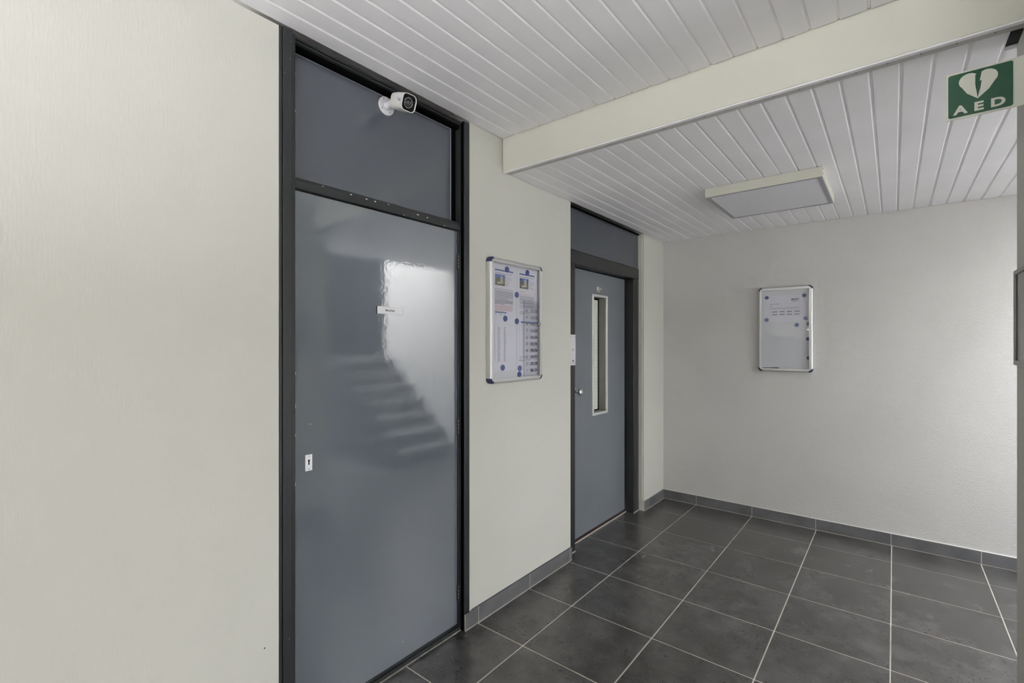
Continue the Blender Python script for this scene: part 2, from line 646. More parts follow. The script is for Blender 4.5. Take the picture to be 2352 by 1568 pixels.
def ceiling_boards(root, y0, y1, z, xmax, notch=None):
    edges = [0.0] + [FIRST + PITCH * k for k in range(200) if FIRST + PITCH * k < xmax]
    cache = {}
    for k in range(len(edges)):
        x0 = edges[k]
        x1 = edges[k + 1] if k + 1 < len(edges) else xmax
        if x1 - x0 < 0.02:
            continue
        w = round(x1 - x0, 4)
        a, b = y0, y1
        if notch and x1 > notch[0] and x0 < notch[1]:
            a = notch[2]
        key = (w, a, b)
        if key not in cache:
            mb = MB().prism(board_profile(w), 'y', a, b)
            me = bpy.data.meshes.new('board')
            mb.bm.to_mesh(me)
            mb.bm.free()
            me.materials.append(MATS['board_white'])
            cache[key] = me
        link('board', cache[key], None, root, loc=(x0, 0, random.uniform(-.0004, .0004)))


c1 = empty('ceiling', (0, 0, UP_Z))
tag(c1, 'white tongue-and-groove board ceiling, the higher one in front of the beam', 'ceiling', kind='structure')
ceiling_boards(c1, FRONT_Y, BEAM_Y - 0.006, UP_Z, RW_X)
c2 = empty('ceiling.001', (0, 0, LOW_Z))
tag(c2, 'white tongue-and-groove board ceiling, the lower one behind the beam with the lamp', 'ceiling', kind='structure')
ceiling_boards(c2, BEAM_Y + 0.052, BACK_Y - 0.007, LOW_Z, WELL_X, notch=(2.0, 2.3, 2.235))
# plain ceiling over the hall behind the partition
m = MB().box(RW_X + .12, HALL_X, FRONT_Y, RW_END - .12, 2.62, 2.69)
o = m.build('ceiling_hall', 'hall_wall')
tag(o, 'plain white ceiling over the hall behind the partition', 'ceiling', kind='structure')

# ---- beam between the two ceilings
bmE = empty('trim_1', (0, BEAM_Y, 2.427))
tag(bmE, 'cream-painted beam stepping down between the two board ceilings', 'beam', kind='structure')
m = MB().box(0.002, RW_X - .001, 0, 0.050, 0.004, 0.25, bev=0.003)
m.build('beam_body', 'beam_paint', bmE)
m = MB().box(0.004, RW_X, 0.002, 0.022, -0.001, 0.006, bev=0.0025, seg=2)
m.build('edge_strip', 'board_white', bmE)
m = MB().box(0.012, RW_X, 0.023, 0.053, 0.0012, 0.012)
m.build('cover_strip', 'cover_grey', bmE)
for k in range(22):
    xx = 0.25 + k * 0.0868 - 0.03
    MB().lathe([(0, 0.0), (0.0015, 0.0), (0.0015, 0.002), (0, 0.002)], (xx, 0.030, 0.0000), (0, 0, 1), 8).build('nail_hole', 'hole_shade_black', bmE)

# ---- skirting tiles
SK_H, SK_T = 0.086, 0.009


def skirting(root, spans, axis):
    for (a0, a1) in spans:
        mb = MB()
        if axis == 'y':      # along the left wall
            mb.box(0, SK_T, a0 + 0.0022, a1 - 0.0022, 0.004, SK_H, bev=0.0015)
        else:
            mb.box(a0 + 0.0022, a1 - 0.0022, -SK_T, 0, 0.004, SK_H, bev=0.0015)
        mb.build('skirting_tile', 'skirting_tile', root)


b1 = empty('baseboard_left', (0, 0, 0))
tag(b1, 'grey skirting tiles along the cream wall between the doors', 'skirting', kind='structure')
skirting(b1, [(1.738, 1.838), (1.838, 2.291), (2.291, 2.745), (2.745, 2.772)], 'y')
skirting(b1, [(3.975, 4.003), (4.003, 4.087), (4.087, BACK_Y - SK_T)], 'y')
skirting(b1, [(-2.7, -2.2135), (-2.2135, -1.763), (-1.763, -1.3125), (-1.3125, -0.862), (-0.862, -0.4115), (-0.4115, 0.0385), (0.0385, 0.489), (0.489, 0.79)], 'y')
m = MB()
m.box(0.0005, SK_T - 0.0015, 1.740, 2.770, 0.0, SK_H - 0.0012)
m.box(0.0005, SK_T - 0.0015, 3.977, BACK_Y - SK_T, 0.0, SK_H - 0.0012)
m.build('joint_filler', 'grout', b1)
m = MB()
m.box(0.0005, 0.004, 1.79, 2.762, SK_H, SK_H + 0.003)  # dark gap line along the top of the skirting
m.build('dark_joint', 'ink_dark', b1)

b2 = empty('baseboard_back', (0, BACK_Y, 0))
tag(b2, 'dark grey skirting tiles along the rough back wall', 'skirting', kind='structure')
skirting(b2, [(0.0, 0.309), (0.309, 0.772), (0.772, 1.232), (1.232, 1.697), (1.697, 2.168), (2.168, 2.62)], 'x')
m = MB()
m.box(SK_T, 2.62, -SK_T + 0.0015, -0.0005, 0, SK_H - .0012)
m.build('joint_filler', 'grout', b2)
m = MB()
m.box(0.0, 2.62, -SK_T + 0.001, 0.0, SK_H - 0.0005, SK_H + 0.0035, bev=0.001)
m.build('caulk_line', 'caulk', b2)
b3 = empty('baseboard_right', (RW_X, 0, 0), -R90)
tag(b3, 'dark grey skirting tiles along the partition at the right edge', 'skirting', kind='structure')
for k in range(1):
    MB().box(-2.19 + .4505 * k, -2.19 + .4505 * k + .446, -SK_T, 0, 0.002, SK_H, bev=.0015).build('skirting_tile', 'skirting_tile', b3)

# ------------------------------------------------------------------ meter cupboard door (left wall)
# local frame of things on the left wall: x = along the wall (world Y), y = -world X, z up
d1 = empty('door_1', (0, 0.80, 0), R90)
tag(d1, 'tall dark-framed slate grey glossy cupboard door with a panel above it', 'door', kind='structure')
Y0 = 0.80
TOP = UP_Z - 0.004


def lx(Y):
    return Y - Y0


# frame posts
m = MB()
m.box(lx(0.801), lx(0.811), -0.0005, 0.12, 0, TOP, bev=0.0015)
m.box(lx(0.8125), lx(0.846), -0.004, 0.12, 0, TOP, bev=0.0025, seg=2)
m.box(lx(0.845), lx(0.866), 0.012, 0.12, 0, TOP, bev=0.002)
m.build('frame_post', 'frame_dark', d1)
m = MB()
m.box(lx(1.7385), lx(1.776), -0.003, 0.12, SK_H + .002, TOP - 0.003, bev=0.004, seg=2)
m.box(lx(1.7395), lx(1.775), 0.002, 0.12, 0, 0.2)
m.box(lx(1.7330), lx(1.742), 0.024, 0.12, 0, TOP, bev=0.001)
m.box(lx(1.7250), lx(1.736), 0.030, 0.12, 0, 2.09, bev=0.002, seg=2)
m.build('frame_post', 'frame_dark', d1)
MB().box(lx(1.7372), lx(1.7384), 0.003, 0.023, 0.0, TOP - .004).build('painted_gap_shade', 'hole_shade_black', d1)  # black strip paints the shade in the groove beside the post
# head of the frame: stepped mouldings under the ceiling
m = MB()
m.box(lx(0.866), lx(1.735), 0.012, 0.12, 2.5985, 2.6055, bev=0.0015)
m.box(lx(0.866), lx(1.735), 0.020, 0.12, 2.5905, 2.5985, bev=0.0015)
m.build('frame_head', 'frame_dark', d1)
m = MB()
m.box(lx(0.846), lx(1.7385), 0.022, 0.12, 2.604, TOP - 0.0005)
m.box(lx(0.866), lx(1.735), 0.036, 0.12, 2.5745, 2.592)
m.build('painted_gap_shade', 'hole_shade_black', d1)  # black bands paint the shade around the head mouldings
# rail between the door and the panel above
m = MB()
m.box(lx(0.860), lx(1.7335), 0.020, 0.12, 2.050, 2.082, bev=0.002, seg=2)
m.box(lx(0.866), lx(1.7335), 0.032, 0.12, 2.0815, 2.094, bev=0.0015)
m.build('transom_rail', 'frame_dark', d1)
# paint chips along the rail
m = MB()
for Yc, zc, w in ((0.985, 2.086, .006), (1.102, 2.0805, .008), (1.175, 2.0795, .010), (1.218, 2.079, .009),
                  (1.296, 2.086, .008), (1.452, 2.072, .013), (1.510, 2.0705, .009), (1.37, 2.053, .005), (1.62, 2.052, .006)):
    yf = 0.0192 if zc < 2.0815 else 0.0312
    m.box(lx(Yc - w / 2), lx(Yc + w / 2), yf, yf + .002, zc - .0022, zc + .0022, bev=0.0006)
for Yc, zc in ((0.838, 2.505), (0.818, 2.445), (0.841, 2.568), (0.835, 0.40), (0.828, .22)):
    m.box(lx(Yc - .0007), lx(Yc + .0007), -0.0044, -.003, zc - .0012, zc + .0012)
for zc, hh in ((2.47, .004), (2.33, .006), (1.36, .012), (1.24, .02), (1.13, .01), (.95, .012)):
    m.box(lx(0.8652), lx(0.8664), .0112, .0135, zc - hh / 2, zc + hh / 2)
m.build('paint_chips', 'paint_chip', d1, kind='stuff')
# fixed panel above the door
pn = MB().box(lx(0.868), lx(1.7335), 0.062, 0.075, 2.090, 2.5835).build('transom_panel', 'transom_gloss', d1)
m = MB()
m.box(lx(1.698), lx(1.7045), 0.059, 0.0625, 2.097, 2.580, bev=0.0012)
m.box(lx(0.868), lx(1.7045), 0.059, 0.0625, 2.5715, 2.5745, bev=0.0008)
m.build('panel_bead', 'bead_light', pn)
m = MB()
m.box(lx(1.705), lx(1.7335), 0.058, 0.0618, 2.094, 2.5835)
m.build('painted_panel_shade', 'hole_shade_black', pn)  # black band paints the shade beside the recessed panel
# door leaf
leaf = MB().box(lx(0.872), lx(1.7245), 0.036, 0.076, 0.030, 2.0465, bev=0.0022, seg=2).build('door_leaf', 'door_gloss', d1)
m = MB()
m.box(lx(0.93), lx(0.942), 0.0352, 0.0362, 1.16, 1.1615)
m.box(lx(1.372), lx(1.384), 0.0354, 0.0362, 0.108, 0.1095)
m.build('scratch', 'ink_grey', leaf)
# keyhole plate
kp = MB().box(lx(0.9155), lx(0.9435), 0.0345, 0.0363, 0.983, 1.045, bev=0.0007).build('keyhole_plate', 'plate_white', leaf)
kp['label'] = 'white metal keyhole plate'
m = MB()
m.lathe([(0, 0), (0.0038, 0), (0.0038, 0.001), (0, 0.001)], (lx(0.9295), 0.0349, 1.0225), (0, -1, 0), 14)
m.box(lx(0.9272), lx(0.9318), 0.0339, 0.0346, 1.006, 1.022)
m.build('keyhole', 'hole_shade_black', leaf)
for zc in (1.0385, 0.9905):
    MB().lathe([(0, 0.001), (0.002, 0.001), (0.0022, 0), (0, 0)], (lx(0.9295), 0.0346, zc), (0, -1, 0), 10).build('screw', 'screw_steel', leaf)
# hinges
for (za, zb) in ((1.849, 1.928), (0.997, 1.085), (0.150, 0.232)):
    hg = MB()
    hg.box(lx(1.7190), lx(1.7300), 0.0345, 0.040, za, zb, bev=0.0008)
    hg.lathe([(0, 0), (0.0042, 0), (0.0042, (zb - za)), (0, (zb - za))], (lx(1.7275), 0.0335, za), (0, 0, 1), 12)
    h = hg.build('hinge', 'lift_frame_dark', d1, smooth=40)
    m = MB()
    for q in range(4):
        zz = za + (zb - za) * (0.15 + 0.22 * q)
        m.box(lx(1.7265), lx(1.7285), 0.0288, 0.0300, zz, zz + (zb - za) * 0.12)
    m.build('worn_metal', 'aluminium', h)
# sill
m = MB()
m.box(lx(0.866), lx(1.7335), 0.024, 0.12, 0, 0.016, bev=0.003, seg=2)
m.box(lx(0.866), lx(1.7335), 0.040, 0.12, 0.01, 0.024, bev=0.002)
m.build('door_sill', 'frame_dark', d1)
MB().box(lx(0.866), lx(1.7335), 0.018, 0.0245, -0.001, 0.0028).build('sill_joint', 'sill_grime', d1)

# name plate on the door
npl = empty('name_plate', (-0.036, 1.2365, 1.601), R90)
tag(npl, 'small white name plate reading Meterkast on the slate cupboard door', 'sign')
MB().box(0, 0.137, -0.0035, 0, 0, 0.0325, bev=0.0006).build('plate_body', 'plate_white', npl)
MB().box(-0.0022, 0.0002, -0.0042, 0, -0.0006, 0.0331).build('plate_edge', 'ink_dark', npl)
text_mesh('lettering', 'Meterkast', 0.0128, 'ink_dark', npl, 0.068, 0.0160, -0.0038, bold=0.0002, sx=0.95)

# ------------------------------------------------------------------ lift door
d2 = empty('door_2', (0, 2.763, 0), R90)
tag(d2, 'slate grey lift door with a narrow window in a black steel frame', 'door', kind='structure')


def l2(Y):
    return Y - 2.763


FX = 0.045
m = MB().box(l2(2.764), l2(2.898), FX, 0.16, 0, 2.036, bev=0.002)
m.build('frame_post', 'lift_frame_dark', d2)
m = MB()
m.box(l2(3.872), l2(3.974), FX, 0.16, 0, 2.036, bev=0.006, seg=3)
m.build('frame_post', 'lift_frame_dark', d2, smooth=40)
m = MB()
m.box(l2(3.968), l2(3.9748), FX - 0.035, FX + 0.01, 0.09, LOW_Z - 0.002, bev=0.002)
m.build('plaster_stop', 'lamp_cream', d2)
m = MB().box(l2(2.764), l2(3.974), FX - 0.002, 0.16, 2.0365, 2.128, bev=0.004, seg=3)
m.build('frame_head', 'lift_frame_dark', d2, smooth=40)
m = MB().box(l2(2.764), l2(3.974), FX + 0.004, 0.09, 2.132, LOW_Z + 0.005)
m.build('head_panel', 'lift_panel', d2)
MB().box(l2(2.764), l2(3.974), FX + 0.012, 0.16, 2.1275, 2.1325).build('head_gap', 'hole_shade_black', d2)
MB().box(l2(2.764), l2(3.974), FX - 0.004, FX + 0.02, LOW_Z - 0.008, LOW_Z + 0.004).build('top_gap', 'hole_shade_black', d2)
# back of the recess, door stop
MB().box(l2(2.86), l2(3.90), 0.232, 0.25, 0, 2.05).build('recess_back', 'hole_shade_black', d2)
# door leaf with a real slot for the window
leaf2 = None
DX = 0.125
wy0, wy1, wz0, wz1 = 3.289, 3.516, 0.917, 1.848
m = MB()
m.box(l2(2.899), l2(wy0), DX, DX + 0.035, 0.022, 2.030)
m.box(l2(wy1), l2(3.856), DX, DX + 0.035, 0.022, 2.030)
m.box(l2(wy0), l2(wy1), DX, DX + 0.035, 0.022, wz0)
m.box(l2(wy0), l2(wy1), DX, DX + 0.035, wz1, 2.030)
leaf2 = m.build('door_leaf', 'lift_door_paint', d2)
# window surround, four mitred strips
o0, o1, p0, p1 = 3.277, 3.528, 0.904, 1.860
i0, i1, q0, q1 = 3.299, 3.507, 0.925, 1.841


def surround(a, b, c, d):
    mb = MB()
    pts = [a, b, c, d]
    f = [mb.bm.verts.new((l2(p[0]), DX - 0.010, p[1])) for p in pts]
    bk = [mb.bm.verts.new((l2(p[0]), DX + 0.004, p[1])) for p in pts]
    # outer edge slightly lower than the inner one
    mb.bm.faces.new(f[::-1])
    mb.bm.faces.new(bk)
    for i in range(4):
        j = (i + 1) % 4
        mb.bm.faces.new((f[i], f[j], bk[j], bk[i]))
    bmesh.ops.recalc_face_normals(mb.bm, faces=mb.bm.faces[:])
    bmesh.ops.bevel(mb.bm, geom=mb.bm.edges[:], offset=0.003, segments=2, affect='EDGES', profile=0.5)
    return mb.build('window_surround', 'aluminium_bright', leaf2)


surround((o0, p0), (o1, p0), (i1, q0), (i0, q0))
surround((o0, p1), (i0, q1), (i1, q1), (o1, p1))
surround((o0, p0), (i0, q0), (i0, q1), (o0, p1))
surround((o1, p0), (o1, p1), (i1, q1), (i1, q0))
# deep reveals and the pane at their back
GD = 0.200
m = MB()
m.box(l2(3.290), l2(3.2985), DX, GD, 0.918, 1.846)
m.box(l2(3.5075), l2(3.515), DX, GD, 0.918, 1.846)
m.box(l2(3.290), l2(3.515), DX, GD, 1.8415, 1.847)
m.box(l2(3.290), l2(3.515), DX, GD, 0.9175, 0.9245)
m.build('window_reveal', 'window_reveal', leaf2)
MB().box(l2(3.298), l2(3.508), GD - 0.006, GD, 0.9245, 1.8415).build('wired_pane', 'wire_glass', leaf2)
m = MB()
m.box(l2(3.4985), l2(3.5078), GD - 0.010, GD - 0.0065, 0.9245, 1.8415)
m.box(l2(3.298), l2(3.5078), GD - 0.012, GD - 0.0065, 1.828, 1.8415)
m.box(l2(3.298), l2(3.5078), GD - 0.012, GD - 0.0065, 0.9245, 0.933)
m.build('pane_seal', 'hole_shade_black', leaf2)
m = MB()
for k in range(30):
    zz = 0.96 + k * 0.0285
    m.box(l2(3.31), l2(3.498), GD - 0.0066, GD - 0.0061, zz, zz + 0.0012)
for k in range(7):
    yy = 3.325 + k * 0.025
    m.box(l2(yy), l2(yy + .001), GD - 0.0066, GD - 0.0061, .94, 1.82)
m.build('glass_wires', 'ink_grey', leaf2)
# badge above the window
bd = MB().box(l2(3.358), l2(3.432), DX - 0.002, DX + 0.001, 1.884, 1.922, bev=0.0008).build('badge', 'slot_beige', leaf2)
m = MB()
S_PTS = [(3.424, 1.914), (3.398, 1.9175), (3.392, 1.906), (3.396, 1.899), (3.386, 1.891), (3.368, 1.894)]
for a, b in zip(S_PTS[:-1], S_PTS[1:]):
    d = Vector((b[0] - a[0], 0, b[1] - a[1]))
    nrm = Vector((-d.z, 0, d.x)).normalized() * 0.0036
    A, B = Vector((l2(a[0]), DX - 0.0026, a[1])), Vector((l2(b[0]), DX - 0.0026, b[1]))
    m.quad([A - nrm, B - nrm, B + nrm, A + nrm])
m.box(l2(3.410), l2(3.428), DX - 0.0026, DX - .0018, 1.886, 1.902)
m.build('badge_mark', 'ink_dark', leaf2)
# knob
kn = MB()
kn.lathe([(0, 0), (0.036, 0), (0.036, 0.004), (0.031, 0.008), (0.012, 0.010), (0.010, 0.030), (0.012, 0.034), (0.022, 0.042),
          (0.027, 0.052), (0.0265, 0.062), (0.020, 0.070), (0.008, 0.074), (0, 0.0745)], (l2(3.012), DX + 0.001, 1.117), (0, -1, 0), 28)
k = kn.build('door_knob', 'knob_chrome', leaf2, smooth=50)
k['label'] = 'chrome round door knob'
# sill of the lift
m = MB()
m.box(l2(2.899), l2(3.872), DX - 0.004, 0.17, -0.01, 0.0035)
m.build('lift_sill', 'sill_red', d2)
MB().box(l2(2.899), l2(3.866), DX - 0.014, DX - 0.004, -0.01, 0.0035, bev=.001).build('sill_strip', 'sill_line', d2)
MB().box(l2(3.866), l2(3.975), FX - 0.004, FX + 0.002, 0, 0.006).build('floor_joint', 'grout', d2)
MB().box(l2(2.79), l2(2.898), FX - 0.004, FX + 0.002, 0, 0.006).build('floor_joint', 'grout', d2)

# call plate on the lift frame
cp = empty('call_plate', (-FX + 0.0005, 2.828, 1.318), R90)
tag(cp, 'narrow white metal lift call plate with four screws on the black frame', 'call plate')
MB().box(0, 0.069, -0.004, 0, 0, 0.216, bev=0.002, seg=2).build('plate_body', 'plate_grey', cp)
for (sx_, sz_) in ((0.012, 0.200), (0.056, 0.200), (0.012, 0.015), (0.056, 0.015)):
    MB().lathe([(0, 0), (0.0042, 0), (0.0035, 0.0015), (0, 0.0018)], (sx_, -0.004, sz_), (0, -1, 0), 12).build('screw', 'screw_steel', cp)
MB().lathe([(0, 0), (0.011, 0), (0.011, 0.003), (0.009, 0.005), (0, 0.005)], (0.034, -0.004, 0.110), (0, -1, 0), 20).build('call_button', 'plate_steel', cp, smooth=40)
MB().box(0.024, 0.044, -0.0046, -0.0038, 0.024, 0.038, bev=0.0004).build('display', 'ink_mid', cp)

# ------------------------------------------------------------------ security camera
TX = -0.062      # face of the panel above the cupboard door
cm = empty('security_camera', (TX, 1.304, 2.534), R90)
tag(cm, 'white bullet security camera with a ring of lights on the panel above the cupboard door', 'camera')
MB().lathe([(0, 0), (0.0405, 0), (0.0405, 0.005), (0.038, 0.0075), (0.018, 0.0085), (0, 0.0085)], (0, 0, 0), (0, -1, 0), 36).build('flange', 'camera_flange_white', cm, smooth=35)
for a in (35, 125, 215, 305):
    ax, az = 0.031 * math.cos(math.radians(a)), 0.031 * math.sin(math.radians(a))
    MB().lathe([(0, 0), (0.0032, 0), (0.0028, 0.0012), (0, 0.0012)], (ax, -0.0078, az), (0, -1, 0), 10).build('screw', 'screw_steel', cm)
# neck
MB().lathe([(0.0175, 0), (0.0160, 0.02), (0.0155, 0.072), (0.0, 0.074)], (0, -0.008, 0), Vector((0.04, -1, 0.02)), 24).build('neck', 'camera_flange_white', cm, smooth=35)
MB().lathe([(0, -0.018), (0.012, -0.014), (0.019, -0.004), (0.019, 0.006), (0.012, 0.016), (0, 0.018)], (0.003, -0.078, 0.002), (0, -1, 0), 20).build('ball_joint', 'camera_flange_white', cm, smooth=60)
# body: rounded square tube, built along local +z then turned


def rsq(w, h, r, n=6):
    pts = []
    for cxs, czs, a0 in ((1, 1, 0), (-1, 1, 90), (-1, -1, 180), (1, -1, 270)):
        for i in range(n + 1):
            a = math.radians(a0 + 90 * i / n)
            pts.append((cxs * (w / 2 - r) + r * math.cos(a), czs * (h / 2 - r) + r * math.sin(a)))
    return pts


def body_mat():
    # keep the square's sides upright: find roll so local y maps near world up
    q = Vector((0, 0, 1)).rotation_difference(Vector((-0.08, -1, -0.40)).normalized())
    up = q @ Vector((0, 1, 0))
    fwd = q @ Vector((0, 0, 1))
    side = fwd.cross(Vector((0, 0, 1))).normalized()
    newup = side.cross(fwd).normalized()
    M = Matrix((side, newup, fwd)).transposed().to_4x4()
    return Matrix.Translation((0.002, -0.104, -0.014)) @ M


BM_ = body_mat()


def ring_loft(sections, cap0=True, cap1=True):
    mb = MB()
    rings = []
    for (pts, z) in sections:
        rings.append([mb.bm.verts.new((p[0], p[1], z)) for p in pts])
    for A, B in zip(rings[:-1], rings[1:]):
        n = len(A)
        for i in range(n):
            mb.bm.faces.new((A[i], A[(i + 1) % n], B[(i + 1) % n], B[i]))
    if cap0:
        mb.bm.faces.new(rings[0][::-1])
    if cap1:
        mb.bm.faces.new(rings[-1])
    bmesh.ops.recalc_face_normals(mb.bm, faces=mb.bm.faces[:])
    return mb


CW = 0.070
mb = ring_loft([(rsq(CW - .016, CW - .016, .018), -0.040), (rsq(CW - .004, CW - .004, .020), -0.034), (rsq(CW - .002, CW - .002, .020), -0.004)])
mb.transform(BM_).build('rear_housing', 'camera_white', cm, smooth=35)
mb = ring_loft([(rsq(CW - .004, CW - .004, .020), -0.0035), (rsq(CW, CW, .020), -0.0015), (rsq(CW, CW, .020), 0.066),
                (rsq(CW - .005, CW - .005, .018), 0.066), (rsq(CW - .005, CW - .005, .018), 0.058)], True, False)
mb.transform(BM_).build('front_housing', 'camera_white', cm, smooth=35)
mb = ring_loft([(rsq(CW - .005, CW - .005, .018), 0.055), (rsq(CW - .005, CW - .005, .018), 0.0605)])
mb.transform(BM_).build('front_face', 'camera_black', cm)
MB().lathe([(0, 0.0), (0.0155, 0.0), (0.0155, 0.003), (0.012, 0.004), (0.008, 0.0025), (0.004, 0.0045), (0, 0.005)], (0, 0, 0.0605), (0, 0, 1), 28).transform(BM_).build('lens', 'lens_glass', cm, smooth=40)
for i in range(18):
    a = 2 * math.pi * i / 18
    MB().lathe([(0, 0), (0.0016, 0), (0.0014, 0.0012), (0, 0.0014)], (0.0195 * math.cos(a), 0.0195 * math.sin(a), 0.0604), (0, 0, 1), 8).transform(BM_).build('light_diode', 'led_white', cm)
# hood: dark visor along the top and the far side
mb = MB()
outer = [p for p in rsq(CW + .003, CW + .003, .021)]
inner = [p for p in rsq(CW - .0005, CW - .0005, .0195)]
idx = [i for i, p in enumerate(outer) if p[1] > -0.002 and p[0] < -0.010]
ring0 = [mb.bm.verts.new((outer[i][0], outer[i][1], 0.040)) for i in idx]
ring1 = [mb.bm.verts.new((outer[i][0], outer[i][1], 0.074)) for i in idx]
ring2 = [mb.bm.verts.new((inner[i][0], inner[i][1], 0.074)) for i in idx]
ring3 = [mb.bm.verts.new((inner[i][0], inner[i][1], 0.040)) for i in idx]
for A, B in ((ring0, ring1), (ring1, ring2), (ring2, ring3), (ring3, ring0)):
    for i in range(len(idx) - 1):
        mb.bm.faces.new((A[i], A[i + 1], B[i + 1], B[i]))
for q in (0, -1):
    mb.bm.faces.new((ring0[q], ring1[q], ring2[q], ring3[q]))
bmesh.ops.recalc_face_normals(mb.bm, faces=mb.bm.faces[:])
mb.transform(BM_).build('sun_hood', 'camera_black', cm, smooth=35)
# side emblem panel (faces the photographer)
mb = MB()
SIDE = CW / 2 + 0.0008
for (pts, off) in (([(0.020, 0.010), (0.0645, 0.010), (0.0645, -0.022), (0.058, -0.020), (0.054, -0.010), (0.024, 0.003)], 0),):
    vs = [mb.bm.verts.new((SIDE, p[1], p[0])) for p in pts]
    vb = [mb.bm.verts.new((SIDE - 0.002, p[1], p[0])) for p in pts]
    mb.bm.faces.new(vs)
    mb.bm.faces.new(vb[::-1])
    for i in range(len(pts)):
        j = (i + 1) % len(pts)
        mb.bm.faces.new((vs[i], vs[j], vb[j], vb[i]))
bmesh.ops.recalc_face_normals(mb.bm, faces=mb.bm.faces[:])
mb.transform(BM_).build('side_panel', 'camera_grey', cm)
mb = MB()
for (za, zb, ya, yb) in ((0.033, 0.040, 0.0005, 0.004), (0.041, 0.046, -0.003, 0.003), (0.047, 0.052, -0.004, 0.001)):
    mb.quad([(SIDE + .0004, ya, za), (SIDE + .0004, ya, zb), (SIDE + .0004, yb, zb), (SIDE + .0004, yb, za)])
mb.transform(BM_).build('emblem', 'ink_blue', cm)

# ------------------------------------------------------------------ notice boards


def notice_board(name, loc, rz, w, h, d, label, lock_side):
    """local x along the wall, -y out of the wall, z up; origin at the lower left of the back"""
    root = empty(name, loc, rz)
    tag(root, label, 'notice board')
    R = 0.020                       # width of the round outer rail
    MB().box(0.012, w - 0.012, -0.006, 0, 0.012, h - 0.012).build('back_panel', 'board_panel', root)

    def rail_profile():             # across the rail (0 = outer edge, R = inner), out of the wall
        return [(0.000, 0.0), (0.000, d * .62), (0.0025, d * .86), (0.007, d * .98), (0.0115, d), (0.0125, d * .93),
                (0.0135, d * .93), (0.0140, d * .96), (R, d * .96), (R, d * .80), (R - .002, d * .45), (R, d * .42), (R, 0)]
    pr = rail_profile()
    CL = 0.030
    # uprights and cross rails stop at the corner pieces
    for (side) in ('l', 'r'):
        pts = [((p if side == 'l' else w - p), -q) for p, q in pr]
        MB().prism(pts, 'z', CL, h - CL).build('frame_rail', 'aluminium', root, smooth=30)
    for (side) in ('b', 't'):
        pts = [(-q, (p if side == 'b' else h - p)) for p, q in pr]
        MB().prism(pts, 'x', CL, w - CL).build('frame_rail', 'aluminium', root, smooth=30)
    # corner pieces: quarter turn of the outer profile, navy outside, metal inside
    for cx_, cz_, sx_, sz_ in ((0, 0, 1, 1), (w, 0, -1, 1), (0, h, 1, -1), (w, h, -1, -1)):
        mb = MB()
        Rc = CL - 0.001
        n = 7
        prof = [(0.0, 0.0), (0.0, d * .66), (0.003, d * .92), (0.0075, d * 1.03), (0.0125, d * 1.03), (0.0125, 0)]
        rings = []
        for i in range(n + 1):
            a = R90 * i / n
            ring = []
            for (p, q) in prof:
                rr = Rc - p
                ring.append(mb.bm.verts.new((cx_ + sx_ * (Rc - rr * math.cos(a)), -q, cz_ + sz_ * (Rc - rr * math.sin(a)))))
            rings.append(ring)
        for A, B in zip(rings[:-1], rings[1:]):
            for i in range(len(prof)):
                j = (i + 1) % len(prof)
                mb.bm.faces.new((A[i], A[j], B[j], B[i]))
        mb.bm.faces.new(rings[0])
        mb.bm.faces.new(rings[-1][::-1])
        bmesh.ops.recalc_face_normals(mb.bm, faces=mb.bm.faces[:])
        mb.build('corner_piece', 'navy_plastic', root, smooth=40)
        m2 = MB()
        a0, a1 = sorted((cx_ + sx_ * 0.0125, cx_ + sx_ * CL))
        b0, b1 = sorted((cz_ + sz_ * 0.0125, cz_ + sz_ * R))
        m2.box(a0, a1, -d * .95, 0, b0, b1)
        a0, a1 = sorted((cx_ + sx_ * 0.0125, cx_ + sx_ * R))
        b0, b1 = sorted((cz_ + sz_ * 0.0125, cz_ + sz_ * CL))
        m2.box(a0, a1, -d * .95, 0, b0, b1)
        m2.build('corner_inner', 'aluminium', root)
    # inner rim of the glazed door and the pane
    fr = 0.006
    m2 = MB()
    m2.box(R, R + fr, -d * .9, -d * .7, R, h - R)
    m2.box(w - R - fr, w - R, -d * .9, -d * .7, R, h - R)
    m2.box(R, w - R, -d * .9, -d * .7, R, R + fr)
    m2.box(R, w - R, -d * .9, -d * .7, h - R - fr, h - R)
    m2.build('door_rim', 'aluminium', root)
    MB().box(R + fr - .001, w - R - fr + .001, -d * .82, -d * .76, R + fr - .001, h - R - fr + .001).build('glazing', 'clear_acrylic', root)
    # lock
    zl = h * .49
    lxp = w - R - 0.012
    m2 = MB()
    m2.lathe([(0, 0), (0.0105, 0), (0.0105, 0.006), (0.009, 0.008), (0, 0.008)], (lxp, -d * .80, zl), (0, -1, 0), 18)
    m2.box(lxp - .006, lxp + .006, -d * .80, -0.0125, zl - .006, zl + .006)
    lk = m2.build('lock', 'knob_chrome', root, smooth=40)
    MB().box(lxp - .001, lxp + .001, -d * .80 - .0086, -d * .80 - .0078, zl - .004, zl + .004).build('key_slot', 'hole_shade_black', lk)
    return root


B1Y, B1Z, B1W, B1H, B1D = 1.905, 1.252, 0.487, 0.690, 0.032
B2X, B2Z, B2W, B2H, B2D = 0.826, 1.240, 0.390, 0.697, 0.034
nb1 = notice_board('notice_board', (0.0, B1Y, B1Z), R90, B1W, B1H, B1D,
                   'large glazed notice board full of papers on the cream wall between the two doors', 'r')
nb2 = notice_board('notice_board', (B2X, BACK_Y, B2Z), 0, B2W, B2H, B2D,
                   'smaller glazed notice board, mostly empty, on the rough back wall', 'r')
